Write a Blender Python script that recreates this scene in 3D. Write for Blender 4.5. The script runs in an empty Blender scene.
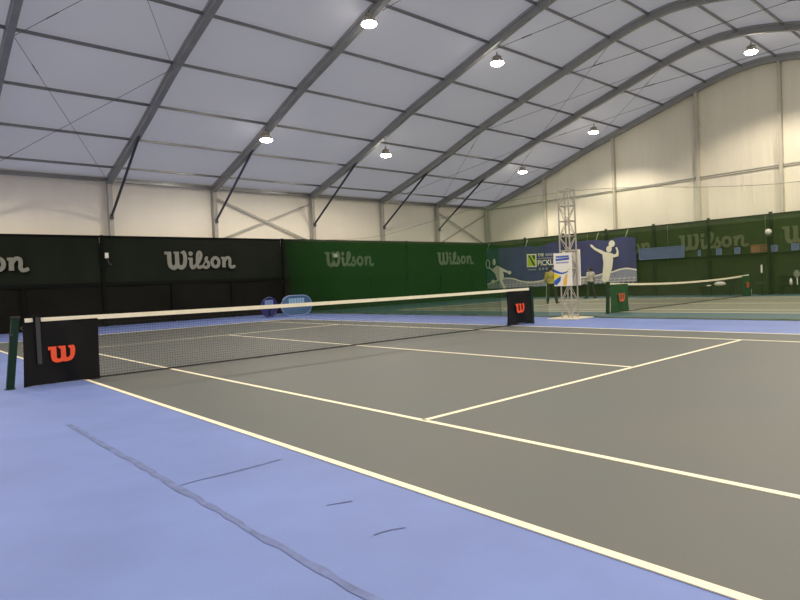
import bpy, bmesh, math, random
from mathutils import Vector, Matrix
random.seed(7)
S = bpy.context.scene
COL = S.collection
PI = math.pi

# ------------------------------------------------------------------ materials
def mat(name, col, rough=0.6, metal=0.0, vary=0.0, vscale=3.0, bump=0.0, bscale=20.0, spec=0.5, stretch=None, col2=None, emit=None, estr=0.0):
    m = bpy.data.materials.new(name); m.use_nodes = True
    nt = m.node_tree; b = nt.nodes['Principled BSDF']
    b.inputs['Base Color'].default_value = (*col, 1)
    b.inputs['Roughness'].default_value = rough
    b.inputs['Metallic'].default_value = metal
    b.inputs['Specular IOR Level'].default_value = spec
    tc = nt.nodes.new('ShaderNodeTexCoord'); mp = nt.nodes.new('ShaderNodeMapping')
    nt.links.new(tc.outputs['Object'], mp.inputs['Vector'])
    if stretch: mp.inputs['Scale'].default_value = stretch
    if vary > 0 or col2:
        n = nt.nodes.new('ShaderNodeTexNoise'); n.inputs['Scale'].default_value = vscale
        n.inputs['Detail'].default_value = 6; n.inputs['Roughness'].default_value = 0.6
        nt.links.new(mp.outputs['Vector'], n.inputs['Vector'])
        r = nt.nodes.new('ShaderNodeValToRGB')
        c2 = col2 if col2 else tuple(min(1, c*(1+vary)) for c in col)
        c1 = tuple(c*(1-vary) for c in col)
        r.color_ramp.elements[0].position = 0.3; r.color_ramp.elements[1].position = 0.72
        r.color_ramp.elements[0].color = (*c1, 1); r.color_ramp.elements[1].color = (*c2, 1)
        nt.links.new(n.outputs['Fac'], r.inputs['Fac'])
        nt.links.new(r.outputs['Color'], b.inputs['Base Color'])
    if bump > 0:
        n2 = nt.nodes.new('ShaderNodeTexNoise'); n2.inputs['Scale'].default_value = bscale
        n2.inputs['Detail'].default_value = 4
        nt.links.new(mp.outputs['Vector'], n2.inputs['Vector'])
        bp = nt.nodes.new('ShaderNodeBump'); bp.inputs['Strength'].default_value = bump
        bp.inputs['Distance'].default_value = 0.05
        nt.links.new(n2.outputs['Fac'], bp.inputs['Height'])
        nt.links.new(bp.outputs['Normal'], b.inputs['Normal'])
    if emit:
        b.inputs['Emission Color'].default_value = (*emit, 1); b.inputs['Emission Strength'].default_value = estr
    return m

def membrane_mat(name, col, trans=0.35):
    m = bpy.data.materials.new(name); m.use_nodes = True
    nt = m.node_tree; nt.nodes.clear()
    out = nt.nodes.new('ShaderNodeOutputMaterial')
    d = nt.nodes.new('ShaderNodeBsdfDiffuse'); t = nt.nodes.new('ShaderNodeBsdfTranslucent')
    mx = nt.nodes.new('ShaderNodeMixShader'); mx.inputs[0].default_value = trans
    tc = nt.nodes.new('ShaderNodeTexCoord'); n = nt.nodes.new('ShaderNodeTexNoise')
    n.inputs['Scale'].default_value = 0.35; n.inputs['Detail'].default_value = 4
    nt.links.new(tc.outputs['Object'], n.inputs['Vector'])
    r = nt.nodes.new('ShaderNodeValToRGB')
    r.color_ramp.elements[0].color = (*[c*0.92 for c in col], 1); r.color_ramp.elements[1].color = (*col, 1)
    nt.links.new(n.outputs['Fac'], r.inputs['Fac'])
    nt.links.new(r.outputs['Color'], d.inputs['Color']); nt.links.new(r.outputs['Color'], t.inputs['Color'])
    nt.links.new(d.outputs[0], mx.inputs[1]); nt.links.new(t.outputs[0], mx.inputs[2])
    nt.links.new(mx.outputs[0], out.inputs['Surface'])
    return m

def mesh_mat(name, col, alpha):
    """fine netting: part of the light passes straight through the open cells"""
    m = bpy.data.materials.new(name); m.use_nodes = True
    nt = m.node_tree; nt.nodes.clear()
    out = nt.nodes.new('ShaderNodeOutputMaterial')
    d = nt.nodes.new('ShaderNodeBsdfDiffuse'); d.inputs['Color'].default_value = (*col, 1)
    t = nt.nodes.new('ShaderNodeBsdfTranslucent'); t.inputs['Color'].default_value = (*col, 1)
    mx = nt.nodes.new('ShaderNodeMixShader'); mx.inputs[0].default_value = 0.4
    nt.links.new(d.outputs[0], mx.inputs[1]); nt.links.new(t.outputs[0], mx.inputs[2])
    tr = nt.nodes.new('ShaderNodeBsdfTransparent')
    m2 = nt.nodes.new('ShaderNodeMixShader')
    tc = nt.nodes.new('ShaderNodeTexCoord'); n = nt.nodes.new('ShaderNodeTexNoise')
    mp = nt.nodes.new('ShaderNodeMapping'); mp.inputs['Scale'].default_value = (1, 1.2, 0.12)
    nt.links.new(tc.outputs['Object'], mp.inputs['Vector']); nt.links.new(mp.outputs['Vector'], n.inputs['Vector'])
    n.inputs['Scale'].default_value = 1.5
    mr = nt.nodes.new('ShaderNodeMapRange'); mr.inputs['To Min'].default_value = alpha*0.8; mr.inputs['To Max'].default_value = alpha*1.2
    nt.links.new(n.outputs['Fac'], mr.inputs['Value']); nt.links.new(mr.outputs['Result'], m2.inputs[0])
    nt.links.new(tr.outputs[0], m2.inputs[1]); nt.links.new(mx.outputs[0], m2.inputs[2])
    nt.links.new(m2.outputs[0], out.inputs['Surface'])
    return m

M = dict(
    blue=mat('blue_acrylic_court', (0.140, 0.196, 0.460), 0.6, vary=0.10, vscale=0.9, bump=0.08, bscale=90),
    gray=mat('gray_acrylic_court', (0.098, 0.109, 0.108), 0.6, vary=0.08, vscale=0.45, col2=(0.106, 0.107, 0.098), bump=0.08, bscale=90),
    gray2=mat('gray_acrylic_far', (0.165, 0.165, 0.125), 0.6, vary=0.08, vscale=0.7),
    teal=mat('teal_acrylic_court', (0.045, 0.102, 0.128), 0.6, vary=0.10, vscale=0.9),
    line=mat('line_paint', (0.83, 0.76, 0.58), 0.6, vary=0.05, vscale=8),
    stain=mat('floor_stain', (0.112, 0.148, 0.325), 0.7, vary=0.3, vscale=6),
    scuff=mat('scuff_mark', (0.07, 0.09, 0.22), 0.7, vary=0.2),
    brown=mat('brown_stain', (0.185, 0.175, 0.150), 0.6, vary=0.1, vscale=2),
    roof=membrane_mat('roof_membrane', (0.74, 0.74, 0.77), 0.42),
    wall=mat('wall_fabric', (0.88, 0.82, 0.72), 0.5, vary=0.04, vscale=0.6, bump=0.30, bscale=1.6, stretch=(1, 1.6, 0.5)),
    gable=mat('gable_fabric', (0.86, 0.80, 0.67), 0.42, vary=0.05, vscale=0.5, bump=1.0, bscale=1.6, stretch=(1, 2.2, 0.35)),
    alu=mat('aluminium_beam', (0.33, 0.33, 0.32), 0.5, metal=0.25, vary=0.08, vscale=2),
    alul=mat('aluminium_purlin', (0.25, 0.25, 0.25), 0.32, metal=0.55, vary=0.08, vscale=2),
    post=mat('wall_post', (0.42, 0.405, 0.375), 0.45, metal=0.2, vary=0.06),
    gpillar=mat('gable_post', (0.56, 0.52, 0.44), 0.5, vary=0.06),
    strut=mat('strut_steel', (0.055, 0.060, 0.088), 0.5, metal=0.1, vary=0.1),
    cable=mat('cable_steel', (0.16, 0.16, 0.155), 0.5, metal=0.5, vary=0.1),
    dark=mat('dark_windscreen', (0.0085, 0.0115, 0.0075), 0.75, spec=0.12, vary=0.25, vscale=0.8, bump=0.2, bscale=3, stretch=(1, 1, .3)),
    dark2=mat('dark_netting', (0.0075, 0.007, 0.005), 0.8, spec=0.12, vary=0.35, vscale=0.6, bump=0.2, bscale=3),
    gscreen=mat('green_windscreen', (0.022, 0.033, 0.010), 0.75, spec=0.12, vary=0.15, vscale=0.8, bump=0.2, bscale=3, stretch=(1, 1, .3)),
    gscreen2=mat('green_windscreen_low', (0.020, 0.028, 0.009), 0.8, spec=0.12, vary=0.2, vscale=0.6),
    hem=mat('black_hem', (0.004, 0.005, 0.004), 0.8, spec=0.12, vary=0.1),
    letter=mat('grey_lettering', (0.20, 0.20, 0.17), 0.7, vary=0.12, vscale=4),
    letterg=mat('grey_green_lettering', (0.075, 0.085, 0.036), 0.7, vary=0.12, vscale=4),
    div_lo=mesh_mat('divider_mesh', (0.085, 0.150, 0.050), 0.20),
    div_md=mesh_mat('divider_mesh_half', (0.05, 0.115, 0.035), 0.36),
    div_dn=mesh_mat('divider_mesh_dense', (0.020, 0.088, 0.018), 0.58),  # raised alpha stands in for the slanting view through even mesh
    div_up=mesh_mat('divider_net', (0.40, 0.55, 0.28), 0.10),
    rope=mat('divider_rope', (0.12, 0.15, 0.08), 0.8, vary=0.1),
    string=mat('net_string', (0.018, 0.018, 0.020), 0.7, vary=0.1),
    tape=mat('net_tape', (0.80, 0.74, 0.60), 0.7, vary=0.08, vscale=3),
    cover=mat('black_cover', (0.004, 0.004, 0.005), 0.45, spec=0.18, vary=0.15, vscale=3),
    strap=mat('grey_strap', (0.045, 0.045, 0.048), 0.6, spec=.2, vary=0.1),
    gcover=mat('green_cover', (0.012, 0.060, 0.025), 0.65, spec=0.12, vary=0.15, vscale=3),
    red=mat('orange_red_print', (0.80, 0.075, 0.018), 0.6, vary=0.08),
    redf=mat('faded_red_print', (0.62, 0.09, 0.04), 0.6, vary=0.08),
    gpost=mat('green_net_post', (0.004, 0.024, 0.014), 0.5, spec=.2, vary=0.1),
    truss=mat('truss_aluminium', (0.40, 0.37, 0.31), 0.4, metal=0.35, vary=0.1),
    plate=mat('base_plate_steel', (0.70, 0.65, 0.50), 0.5, metal=0.1, vary=0.06),
    white=mat('white_panel', (0.80, 0.76, 0.68), 0.5, vary=0.04),
    sidep=mat('side_panel', (0.58, 0.52, 0.45), 0.6, vary=0.08),
    sblue=mat('sign_blue', (0.02, 0.10, 0.42), 0.5, vary=0.1),
    slblue=mat('sign_pale_blue', (0.16, 0.22, 0.42), 0.5, vary=0.1),
    syel=mat('sign_yellow', (0.72, 0.58, 0.02), 0.5, vary=0.1),
    sora=mat('sign_orange', (0.80, 0.42, 0.02), 0.5, vary=0.1),
    ban=mat('banner_purple', (0.050, 0.047, 0.150), 0.55, spec=0.12, vary=0.30, vscale=0.5, bump=0.3, bscale=1.5),
    bnet=mat('banner_grey', (0.25, 0.25, 0.34), 0.6, vary=0.1),
    bwhite=mat('banner_white', (0.78, 0.74, 0.60), 0.6, vary=0.05),
    lime=mat('logo_lime', (0.42, 0.55, 0.03), 0.6, vary=0.1),
    dgreen=mat('logo_dark', (0.02, 0.07, 0.03), 0.6, vary=0.1),
    popd=mat('popup_dark_blue', (0.012, 0.014, 0.11), 0.5, vary=0.15),
    popl=mat('popup_light_blue', (0.060, 0.130, 0.25), 0.5, vary=0.1),
    popw=mat('popup_pale', (0.24, 0.40, 0.58), 0.5, vary=0.1),
    lbl=mat('light_blue_banner', (0.060, 0.090, 0.20), 0.6, vary=0.2, vscale=2),
    placard=mat('blue_placard', (0.075, 0.105, 0.21), 0.6, vary=0.1),
    orange=mat('orange_sign', (0.19, 0.075, 0.030), 0.6, vary=0.1),
    fpost=mat('fence_post_green', (0.002, 0.004, 0.002), 0.6, spec=0.12, vary=0.1),
    house=mat('lamp_housing', (0.50, 0.45, 0.38), 0.35, metal=0.5, vary=0.05),
    glow=mat('lamp_diffuser', (1, 1, 1), 0.5, vary=0.01, emit=(1, 0.93, 0.80), estr=60),
    skin=mat('skin', (0.42, 0.26, 0.18), 0.6, vary=0.06),
    hair=mat('black_hair', (0.012, 0.010, 0.009), 0.6, vary=0.1),
    olive=mat('olive_yellow_shirt', (0.36, 0.30, 0.06), 0.8, vary=0.1),
    wshirt=mat('pale_shirt', (0.50, 0.47, 0.42), 0.8, vary=0.1),
    trouser=mat('black_trousers', (0.012, 0.016, 0.013), 0.8, vary=0.1),
    shoe=mat('dark_shoes', (0.02, 0.02, 0.02), 0.6, vary=0.1),
    bench=mat('bench_dark_green', (0.002, 0.005, 0.003), 0.6, spec=.1, vary=0.1),
    towel=mat('white_towel', (0.72, 0.70, 0.62), 0.8, vary=0.05),
    eye=mat('eye_dark', (0.02, 0.015, 0.01), 0.3, vary=0.05),
    lip=mat('lip', (0.33, 0.13, 0.11), 0.5, vary=0.05),
)

# ------------------------------------------------------------------ mesh helpers
def wloc(o):
    v = Vector((0, 0, 0))
    while o is not None:
        v += o.location; o = o.parent
    return v

class MB:
    def __init__(s): s.v = []; s.f = []
    def add(s, vs, fs):
        k = len(s.v); s.v += [Vector(a) for a in vs]; s.f += [tuple(k+i for i in f) for f in fs]; return s
    def box(s, a, b):
        x0, y0, z0 = a; x1, y1, z1 = b
        return s.add([(x0,y0,z0),(x1,y0,z0),(x1,y1,z0),(x0,y1,z0),(x0,y0,z1),(x1,y0,z1),(x1,y1,z1),(x0,y1,z1)],
                     [(3,2,1,0),(4,5,6,7),(0,1,5,4),(1,2,6,5),(2,3,7,6),(3,0,4,7)])
    def cbox(s, a, b, ch):
        """box with chamfered vertical and horizontal edges"""
        bm = bmesh.new(); bmesh.ops.create_cube(bm, size=1)
        for v in bm.verts:
            v.co = Vector([(a[i]+b[i])/2 + v.co[i]*(b[i]-a[i]) for i in range(3)])
        bmesh.ops.bevel(bm, geom=bm.edges[:], offset=ch, segments=2, affect='EDGES')
        bm.verts.index_update()
        s.add([v.co.copy() for v in bm.verts], [[v.index for v in f.verts] for f in bm.faces]); bm.free(); return s
    def tube(s, p, q, r, r2=None, n=8, cap=True):
        p = Vector(p); q = Vector(q); r2 = r if r2 is None else r2
        d = (q-p).normalized(); a = d.orthogonal().normalized(); b = d.cross(a)
        vs = []
        for c, rr in ((p, r), (q, r2)):
            for i in range(n):
                t = 2*PI*i/n; vs.append(c + a*math.cos(t)*rr + b*math.sin(t)*rr)
        fs = [(i, (i+1) % n, n+(i+1) % n, n+i) for i in range(n)]
        if cap: fs += [tuple(range(n-1, -1, -1)), tuple(range(n, 2*n))]
        return s.add(vs, fs)
    def bar(s, p, q, w, h, up=(0, 0, 1)):
        """rectangular bar from p to q, w sideways, h along up"""
        p = Vector(p); q = Vector(q); d = (q-p).normalized(); up = Vector(up)
        a = d.cross(up).normalized()*w/2; b = a.cross(d).normalized()*h/2
        vs = [c+x*a+y*b for c in (p, q) for x, y in ((-1,-1),(1,-1),(1,1),(-1,1))]
        return s.add(vs, [(3,2,1,0),(4,5,6,7),(0,1,5,4),(1,2,6,5),(2,3,7,6),(3,0,4,7)])
    def path(s, pts, r, n=6):
        pts = [Vector(a) for a in pts]; vs = []; N = len(pts)
        for i, c in enumerate(pts):
            d = (pts[min(i+1, N-1)]-pts[max(i-1, 0)]).normalized()
            ref = Vector((0, 0, 1)) if abs(d.z) < .9 else Vector((1, 0, 0))
            a = d.cross(ref).normalized(); b = a.cross(d)
            vs += [c + a*math.cos(2*PI*j/n)*r + b*math.sin(2*PI*j/n)*r for j in range(n)]
        fs = [(i*n+j, i*n+(j+1) % n, (i+1)*n+(j+1) % n, (i+1)*n+j) for i in range(N-1) for j in range(n)]
        fs += [tuple(range(n)), tuple(range((N-1)*n, N*n))]
        return s.add(vs, fs)
    def lathe(s, c, prof, n=20):
        c = Vector(c); vs = []; k = len(prof)
        for r, z in prof:
            for i in range(n):
                t = 2*PI*i/n; vs.append(c+Vector((r*math.cos(t), r*math.sin(t), z)))
        fs = [(j*n+i, j*n+(i+1) % n, (j+1)*n+(i+1) % n, (j+1)*n+i) for j in range(k-1) for i in range(n)]
        if prof[0][0] > 1e-5: fs.append(tuple(range(n-1, -1, -1)))
        if prof[-1][0] > 1e-5: fs.append(tuple(range((k-1)*n, k*n)))
        return s.add(vs, fs)
    def ball(s, c, r, n=10, m=7):
        c = Vector(c); rx, ry, rz = (r, r, r) if not isinstance(r, (tuple, list)) else r
        vs = [c+Vector((0, 0, rz))]
        for j in range(1, m):
            for i in range(n):
                t = 2*PI*i/n; ph = PI*j/m
                vs.append(c+Vector((rx*math.sin(ph)*math.cos(t), ry*math.sin(ph)*math.sin(t), rz*math.cos(ph))))
        vs.append(c-Vector((0, 0, rz))); L = len(vs)-1
        fs = [(0, 1+i, 1+(i+1) % n) for i in range(n)]
        for j in range(m-2):
            fs += [(1+j*n+i, 1+(j+1)*n+i, 1+(j+1)*n+(i+1) % n, 1+j*n+(i+1) % n) for i in range(n)]
        fs += [(L, 1+(m-2)*n+(i+1) % n, 1+(m-2)*n+i) for i in range(n)]
        return s.add(vs, fs)
    def build(s, name, m, parent=None, kind=None, smooth=False, loc=None):
        me = bpy.data.meshes.new(name); o = bpy.data.objects.new(name, me)
        if parent is not None:
            base = wloc(parent); o.parent = parent
        else:
            if loc is None:
                lo = [min(v[i] for v in s.v) for i in range(3)]; hi = [max(v[i] for v in s.v) for i in range(3)]
                loc = ((lo[0]+hi[0])/2, (lo[1]+hi[1])/2, lo[2])
            base = Vector(loc); o.location = base
        me.from_pydata([v-base for v in s.v], [], s.f); me.update()
        bm = bmesh.new(); bm.from_mesh(me); bmesh.ops.recalc_face_normals(bm, faces=bm.faces); bm.to_mesh(me); bm.free()
        if smooth:
            for p in me.polygons: p.use_smooth = True
        me.materials.append(m); COL.objects.link(o)
        if kind: o['kind'] = kind
        return o

def thing(name, loc, label, cat, group=None):
    o = bpy.data.objects.new(name, None); COL.objects.link(o); o.location = loc
    o.empty_display_size = 0.2
    o['label'] = label; o['category'] = cat
    if group: o['group'] = group
    return o
def tag(o, label, cat, group=None):
    o['label'] = label; o['category'] = cat
    if group: o['group'] = group
    return o
def copy_tree(o, parent=None):
    c = o.copy(); COL.objects.link(c); c.parent = parent
    for ch in list(o.children): copy_tree(ch, c)
    return c

class Flat:
    """2-D drawing on a plane: origin, x direction, y direction, facing normal"""
    def __init__(s, org, xd, yd, nrm): s.o = Vector(org); s.x = Vector(xd); s.y = Vector(yd); s.n = Vector(nrm); s.mb = MB(); s.k = 0
    def P(s, x, y, d=0.0): return s.o + s.x*x + s.y*y + s.n*d
    def poly(s, pts, d=0.0):
        s.k += 1; d += s.k*0.00025      # layers never share a plane
        s.mb.add([s.P(x, y, d) for x, y in pts], [tuple(range(len(pts)))]); return s
    def slab(s, pts, d0, d1):
        n = len(pts)
        s.mb.add([s.P(x, y, d0) for x, y in pts]+[s.P(x, y, d1) for x, y in pts],
                 [tuple(range(n-1, -1, -1)), tuple(range(n, 2*n))]+[(i, (i+1) % n, n+(i+1) % n, n+i) for i in range(n)]); return s
    def disc(s, cx, cy, rx, ry=None, n=16, d=0.0):
        ry = rx if ry is None else ry
        return s.poly([(cx+rx*math.cos(2*PI*i/n), cy+ry*math.sin(2*PI*i/n)) for i in range(n)], d)
    def stroke(s, pts, w, d=0.0, round_=True):
        for i, ((x0, y0), (x1, y1)) in enumerate(zip(pts, pts[1:])):
            L = math.hypot(x1-x0, y1-y0) or 1e-6
            nx, ny = -(y1-y0)/L*w/2, (x1-x0)/L*w/2
            s.poly([(x0-nx, y0-ny), (x1-nx, y1-ny), (x1+nx, y1+ny), (x0+nx, y0+ny)], d)
        if round_:
            for i, (x, y) in enumerate(pts):
                if 0 < i < len(pts)-1: s.disc(x, y, w/2, n=10, d=d)
        return s

def smoothpts(pts, k=4):
    out = []; N = len(pts)
    for i in range(N-1):
        p0 = pts[max(i-1, 0)]; p1 = pts[i]; p2 = pts[i+1]; p3 = pts[min(i+2, N-1)]
        for j in range(k):
            t = j/k
            out.append(tuple(0.5*((2*b)+(-a+c)*t+(2*a-5*b+4*c-d)*t*t+(-a+3*b-3*c+d)*t**3) for a, b, c, d in zip(p0, p1, p2, p3)))
    return out+[tuple(pts[-1])]

def draw_w(fl, x0, y0, h, d=0.0):
    """double-bowl W emblem, height h"""
    q = h/300.0
    T = lambda pts: [(x0+(x-140)*q, y0+(450-y)*q) for x, y in pts]
    fl.poly(T([(140,158),(275,158),(275,205),(178,205),(160,222),(140,222)]), d)
    fl.poly(T(smoothpts([(180,160),(180,330),(195,410),(235,450),(290,460),(350,452),(395,430),(430,380),(430,300),(430,158)], 3)+
              [(345,158),(345,360),(335,385),(310,392),(285,385),(275,360),(275,160)]), d)
    fl.poly(T([(295,158),(350,158),(350,205),(325,205)]), d)
    fl.poly(T(smoothpts([(345,430),(400,452),(470,450),(535,420),(572,350),(588,265),(585,200),(570,158)], 3)+
              [(520,158),(470,158),(480,200),(505,215),(505,300),(500,340),(475,375),(445,380),(428,360),(410,300)]), d)
    return fl

def draw_wilson(fl, x0, y0, w, d=0.0):
    q = w/575.0
    T = lambda pts: [(x0+(x-115)*q, y0+(240-y)*q) for x, y in pts]
    def st(pts, wd, sm=True): fl.stroke(T(smoothpts(pts, 4) if sm else pts), wd*q, d)
    st([(113,107),(160,107)], 22, False)
    st([(150,98),(150,185),(160,212),(182,224),(200,212),(212,185)], 34)
    st([(185,104),(225,104)], 16, False); st([(210,98),(210,185)], 34, False)
    st([(210,185),(222,214),(243,222),(264,205),(274,160),(272,120),(262,100)], 32)
    st([(240,104),(272,104)], 16, False)
    fl.disc(*T([(320,112)])[0], 18*q, d=d)
    st([(297,152),(332,152)], 18, False); st([(322,148),(320,200),(330,224),(352,214)], 28)
    st([(352,214),(388,170),(405,125),(396,100),(380,108),(373,140),(371,195),(382,224),(412,214)], 25)
    st([(412,214),(448,160),(455,140)], 13); st([(452,142),(442,162),(462,185),(462,212),(440,226),(420,216)], 25)
    st([(522+30*math.cos(2*PI*i/12), 183+37*math.sin(2*PI*i/12)) for i in range(13)], 27)
    st([(572,148),(605,148)], 18, False); st([(596,142),(594,226)], 30, False)
    st([(598,175),(622,146),(645,152),(648,180),(646,208),(660,226),(690,216)], 26)
    return fl

def text_mesh(body, fl, x0, y0, h, wtot, d, m, parent, name):
    """block lettering laid on a Flat"""
    cu = bpy.data.curves.new('t', 'FONT'); cu.body = body; cu.offset = 0.02
    o = bpy.data.objects.new('t', cu); COL.objects.link(o)
    bpy.context.view_layer.update()
    me = bpy.data.meshes.new_from_object(o.evaluated_get(bpy.context.evaluated_depsgraph_get()))
    bpy.data.objects.remove(o); bpy.data.curves.remove(cu)
    xs = [v.co.x for v in me.vertices]; ys = [v.co.y for v in me.vertices]
    sx = wtot/(max(xs)-min(xs)); sy = h/(max(ys)-min(ys)); mx, my = min(xs), min(ys)
    mb = MB().add([fl.P(x0+(v.co.x-mx)*sx, y0+(v.co.y-my)*sy, d) for v in me.vertices], [tuple(p.vertices) for p in me.polygons])
    bpy.data.meshes.remove(me)
    return mb.build(name, m, parent)

# ------------------------------------------------------------------ tent dimensions
# x runs along the nets (towards the gable wall), y runs down the court away from the camera, z up
ARCH_U = [-10.9, -5.7, -0.45, 4.4, 9.3, 15.1, 20.2, 25.05, 30.15]
KEY = [(18.0, 6.43), (13.6, 7.78), (10.1, 9.03), (7.4, 9.85), (4.8, 10.62), (2.6, 11.25), (1.2, 11.55), (0.0, 11.66)]
prof = smoothpts(KEY, 4)
PROF = prof + [(-a, b) for a, b in prof[-2::-1]]         # v from 18 to -18
def zr(v):
    v = abs(v)
    for (a, za), (b, zb) in zip(prof, prof[1:]):
        if b <= v <= a: return zb+(za-zb)*(v-b)/(a-b)
    return 6.43
UL, UR, VB, VF = -13.0, 30.35, 18.25, -18.25

# ---- setting: floor
MB().box((UL-.3, VF-.3, -0.3), (UR+.3, VB+.3, 0.0)).build('floor', M['blue'], kind='structure', loc=(0, 0, 0))
MB().box((13.0, VF+.1, -0.02), (29.95, VB-.1, 0.002)).build('court_floor', M['teal'], kind='structure', loc=(20, 0, 0))
def court(u0, mg):
    MB().box((u0-1.39, -11.93, -0.01), (u0+9.62, 11.93, 0.004)).build('court_floor', mg, kind='structure', loc=(u0, 0, 0))
    def ln(a, b, w=0.06):
        (x0, y0), (x1, y1) = a, b
        if x0 == x1: r = ((x0-w/2, y0, .002), (x1+w/2, y1, .008))
        else: r = ((x0, y0-w/2, .002), (x1, y0+w/2, .008))
        MB().box(*r).build('floor_line', M['line'], kind='structure')
    for u in (-1.37, 9.6): ln((u0+u, -11.9), (u0+u, 11.9))
    for u in (0, 8.23): ln((u0+u, -11.9), (u0+u, 11.9))
    for v in (-6.4, 6.4): ln((u0, v), (u0+8.23, v))
    ln((u0+4.115, -6.4), (u0+4.115, 6.4))
    for v in (-11.885, 11.885): ln((u0-1.37, v), (u0+9.6, v), 0.09)
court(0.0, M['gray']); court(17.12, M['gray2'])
def floor_mark(pts, w, m, zt, nm):
    fl = Flat((0, 0, zt), (1, 0, 0), (0, 1, 0), (0, 0, 1))
    L = []; R = []
    for i, (x, y) in enumerate(pts):
        a = pts[max(i-1, 0)]; b = pts[min(i+1, len(pts)-1)]
        dx, dy = b[0]-a[0], b[1]-a[1]; l = math.hypot(dx, dy)
        ww = w*(0.6+0.6*random.random())/2
        L.append((x-dy/l*ww, y+dx/l*ww)); R.append((x+dy/l*ww, y-dx/l*ww))
    n = len(pts)
    fl.mb.add([fl.P(*p) for p in L+R], [(i, i+1, n+i+1, n+i) for i in range(n-1)])
    o = fl.mb.build(nm, m, kind='structure'); return o
floor_mark([(-2.42+.012*random.uniform(-1, 1), -3.55-i*.12) for i in range(48)], 0.055, M['stain'], 0.003, 'floor_marking')
floor_mark([(-2.40+i*.1, -6.46+.008*random.uniform(-1, 1)) for i in range(9)], 0.022, M['stain'], 0.0035, 'floor_marking')
floor_mark([(-1.92+i*.05, -7.55-.02*i) for i in range(4)], 0.012, M['scuff'], 0.003, 'floor_marking')
floor_mark([(-2.0+i*.06, -8.10-.006*i*i) for i in range(4)], 0.010, M['scuff'], 0.003, 'floor_marking')

# ---- setting: walls
MB().box((UL, VB, 0), (UR, VB+.06, 6.75)).build('wall_back', M['wall'], kind='structure', loc=(0, VB, 0))
MB().box((UL, VF-.06, 0), (UR, VF, 6.75)).build('wall_front', M['wall'], kind='structure', loc=(0, VF, 0))
def gable(u, nm, m):
    pts = [(18.25, 0)]+[(a*18.25/18, b+.16) for a, b in PROF]+[(-18.25, 0)]
    n = len(pts)
    MB().add([(u, a, b) for a, b in pts]+[(u+.06, a, b) for a, b in pts],
             [tuple(range(n)), tuple(range(2*n-1, n-1, -1))]+[(i, (i+1) % n, n+(i+1) % n, n+i) for i in range(n)]).build(nm, m, kind='structure', loc=(u, 0, 0))
gable(UR, 'wall_right', M['gable']); gable(UL-.06, 'wall_left', M['gable'])
# roof membrane, one sheet per bay
edges = [UL]+ARCH_U+[UR+.06]
for a, b in zip(edges, edges[1:]):
    NU = 4; mb = MB(); P2 = [(v*18.35/18, z+.20) for v, z in PROF]; n = len(P2)
    vs = []
    for k in range(NU+1):
        u = a+(b-a)*k/NU; sag = 0.05*math.sin(PI*k/NU)
        vs += [(u, v, z-sag*0.5) for v, z in P2]
    mb.add(vs, [(k*n+i, k*n+i+1, (k+1)*n+i+1, (k+1)*n+i) for k in range(NU) for i in range(n-1)])
    mb.build('ceiling', M['roof'], kind='structure', smooth=True, loc=((a+b)/2, 0, 6))
# arches
def arch(u, w=0.20, h=0.34):
    mb = MB(); N = len(PROF); vs = []
    for i, (v, z) in enumerate(PROF):
        a = PROF[max(i-1, 0)]; b = PROF[min(i+1, N-1)]
        tv, tz = b[0]-a[0], b[1]-a[1]; l = math.hypot(tv, tz); nv, nz = tz/l, -tv/l
        if nz < 0: nv, nz = -nv, -nz
        # keder-profile section: box with a lip below and a groove on each side
        for du, dn in ((-w/2, -h/2), (w/2, -h/2), (w/2, -h*.18), (w*.36, -h*.14), (w*.36, h*.14), (w/2, h*.18), (w/2, h/2), (-w/2, h/2), (-w/2, h*.18), (-w*.36, h*.14), (-w*.36, -h*.14), (-w/2, -h*.18)):
            vs.append((u+du, v+nv*dn, z+nz*dn))
    K = 12
    mb.add(vs, [(i*K+j, i*K+(j+1) % K, (i+1)*K+(j+1) % K, (i+1)*K+j) for i in range(N-1) for j in range(K)]+[tuple(range(K)), tuple(range((N-1)*K, N*K))])
    mb.build('roof_beam', M['alu'], kind='structure', loc=(u, 0, 6.4))
for u in ARCH_U: arch(u)
# purlins and eave beams
PV = [2.55, 4.85, 7.37, 9.9, 12.28, 14.6, 16.95]
for v in [0.8, -0.78]+PV+[-a for a in PV]:
    z = zr(v)+.10
    MB().bar((UL+.05, v, z), (UR-.02, v, z), 0.065, 0.095).build('purlin_beam', M['alul'], kind='structure')
for s in (1, -1):
    MB().bar((UL+.05, s*18.02, 6.48), (UR-.02, s*18.02, 6.48), 0.14, 0.16).build('eave_beam', M['alul'], kind='structure')
    for u in ARCH_U:
        mb = MB(); mb.box((u-.09, s*18.02-.12, 0), (u+.09, s*18.02+.12, 6.40))
        mb.box((u-.14, s*18.02-.17, 0), (u+.14, s*18.02+.17, 0.03))
        mb.build('wall_pillar', M['post'], kind='structure')
        if -3 < u < 27:
            m2 = MB().tube((u, s*13.75, zr(13.75)-.12), (u, s*17.88, 4.85), 0.055, n=8)
            m2.box((u-.06, s*17.84-.06, 4.72), (u+.06, s*17.84+.06, 4.92))
            m2.build('strut_beam', M['strut'], kind='structure')
# wall cross braces
for a, b in ((9.3, 15.1), (25.05, 30.15)):
    for z0, z1 in ((6.0, 3.85), (3.85, 6.0)):
        MB().bar((a+.1, 18.12-(.03 if z0 > z1 else 0), z0), (b-.1, 18.12-(.03 if z0 > z1 else 0), z1), 0.05, 0.09).build('brace_beam', M['post'], kind='structure')
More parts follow.
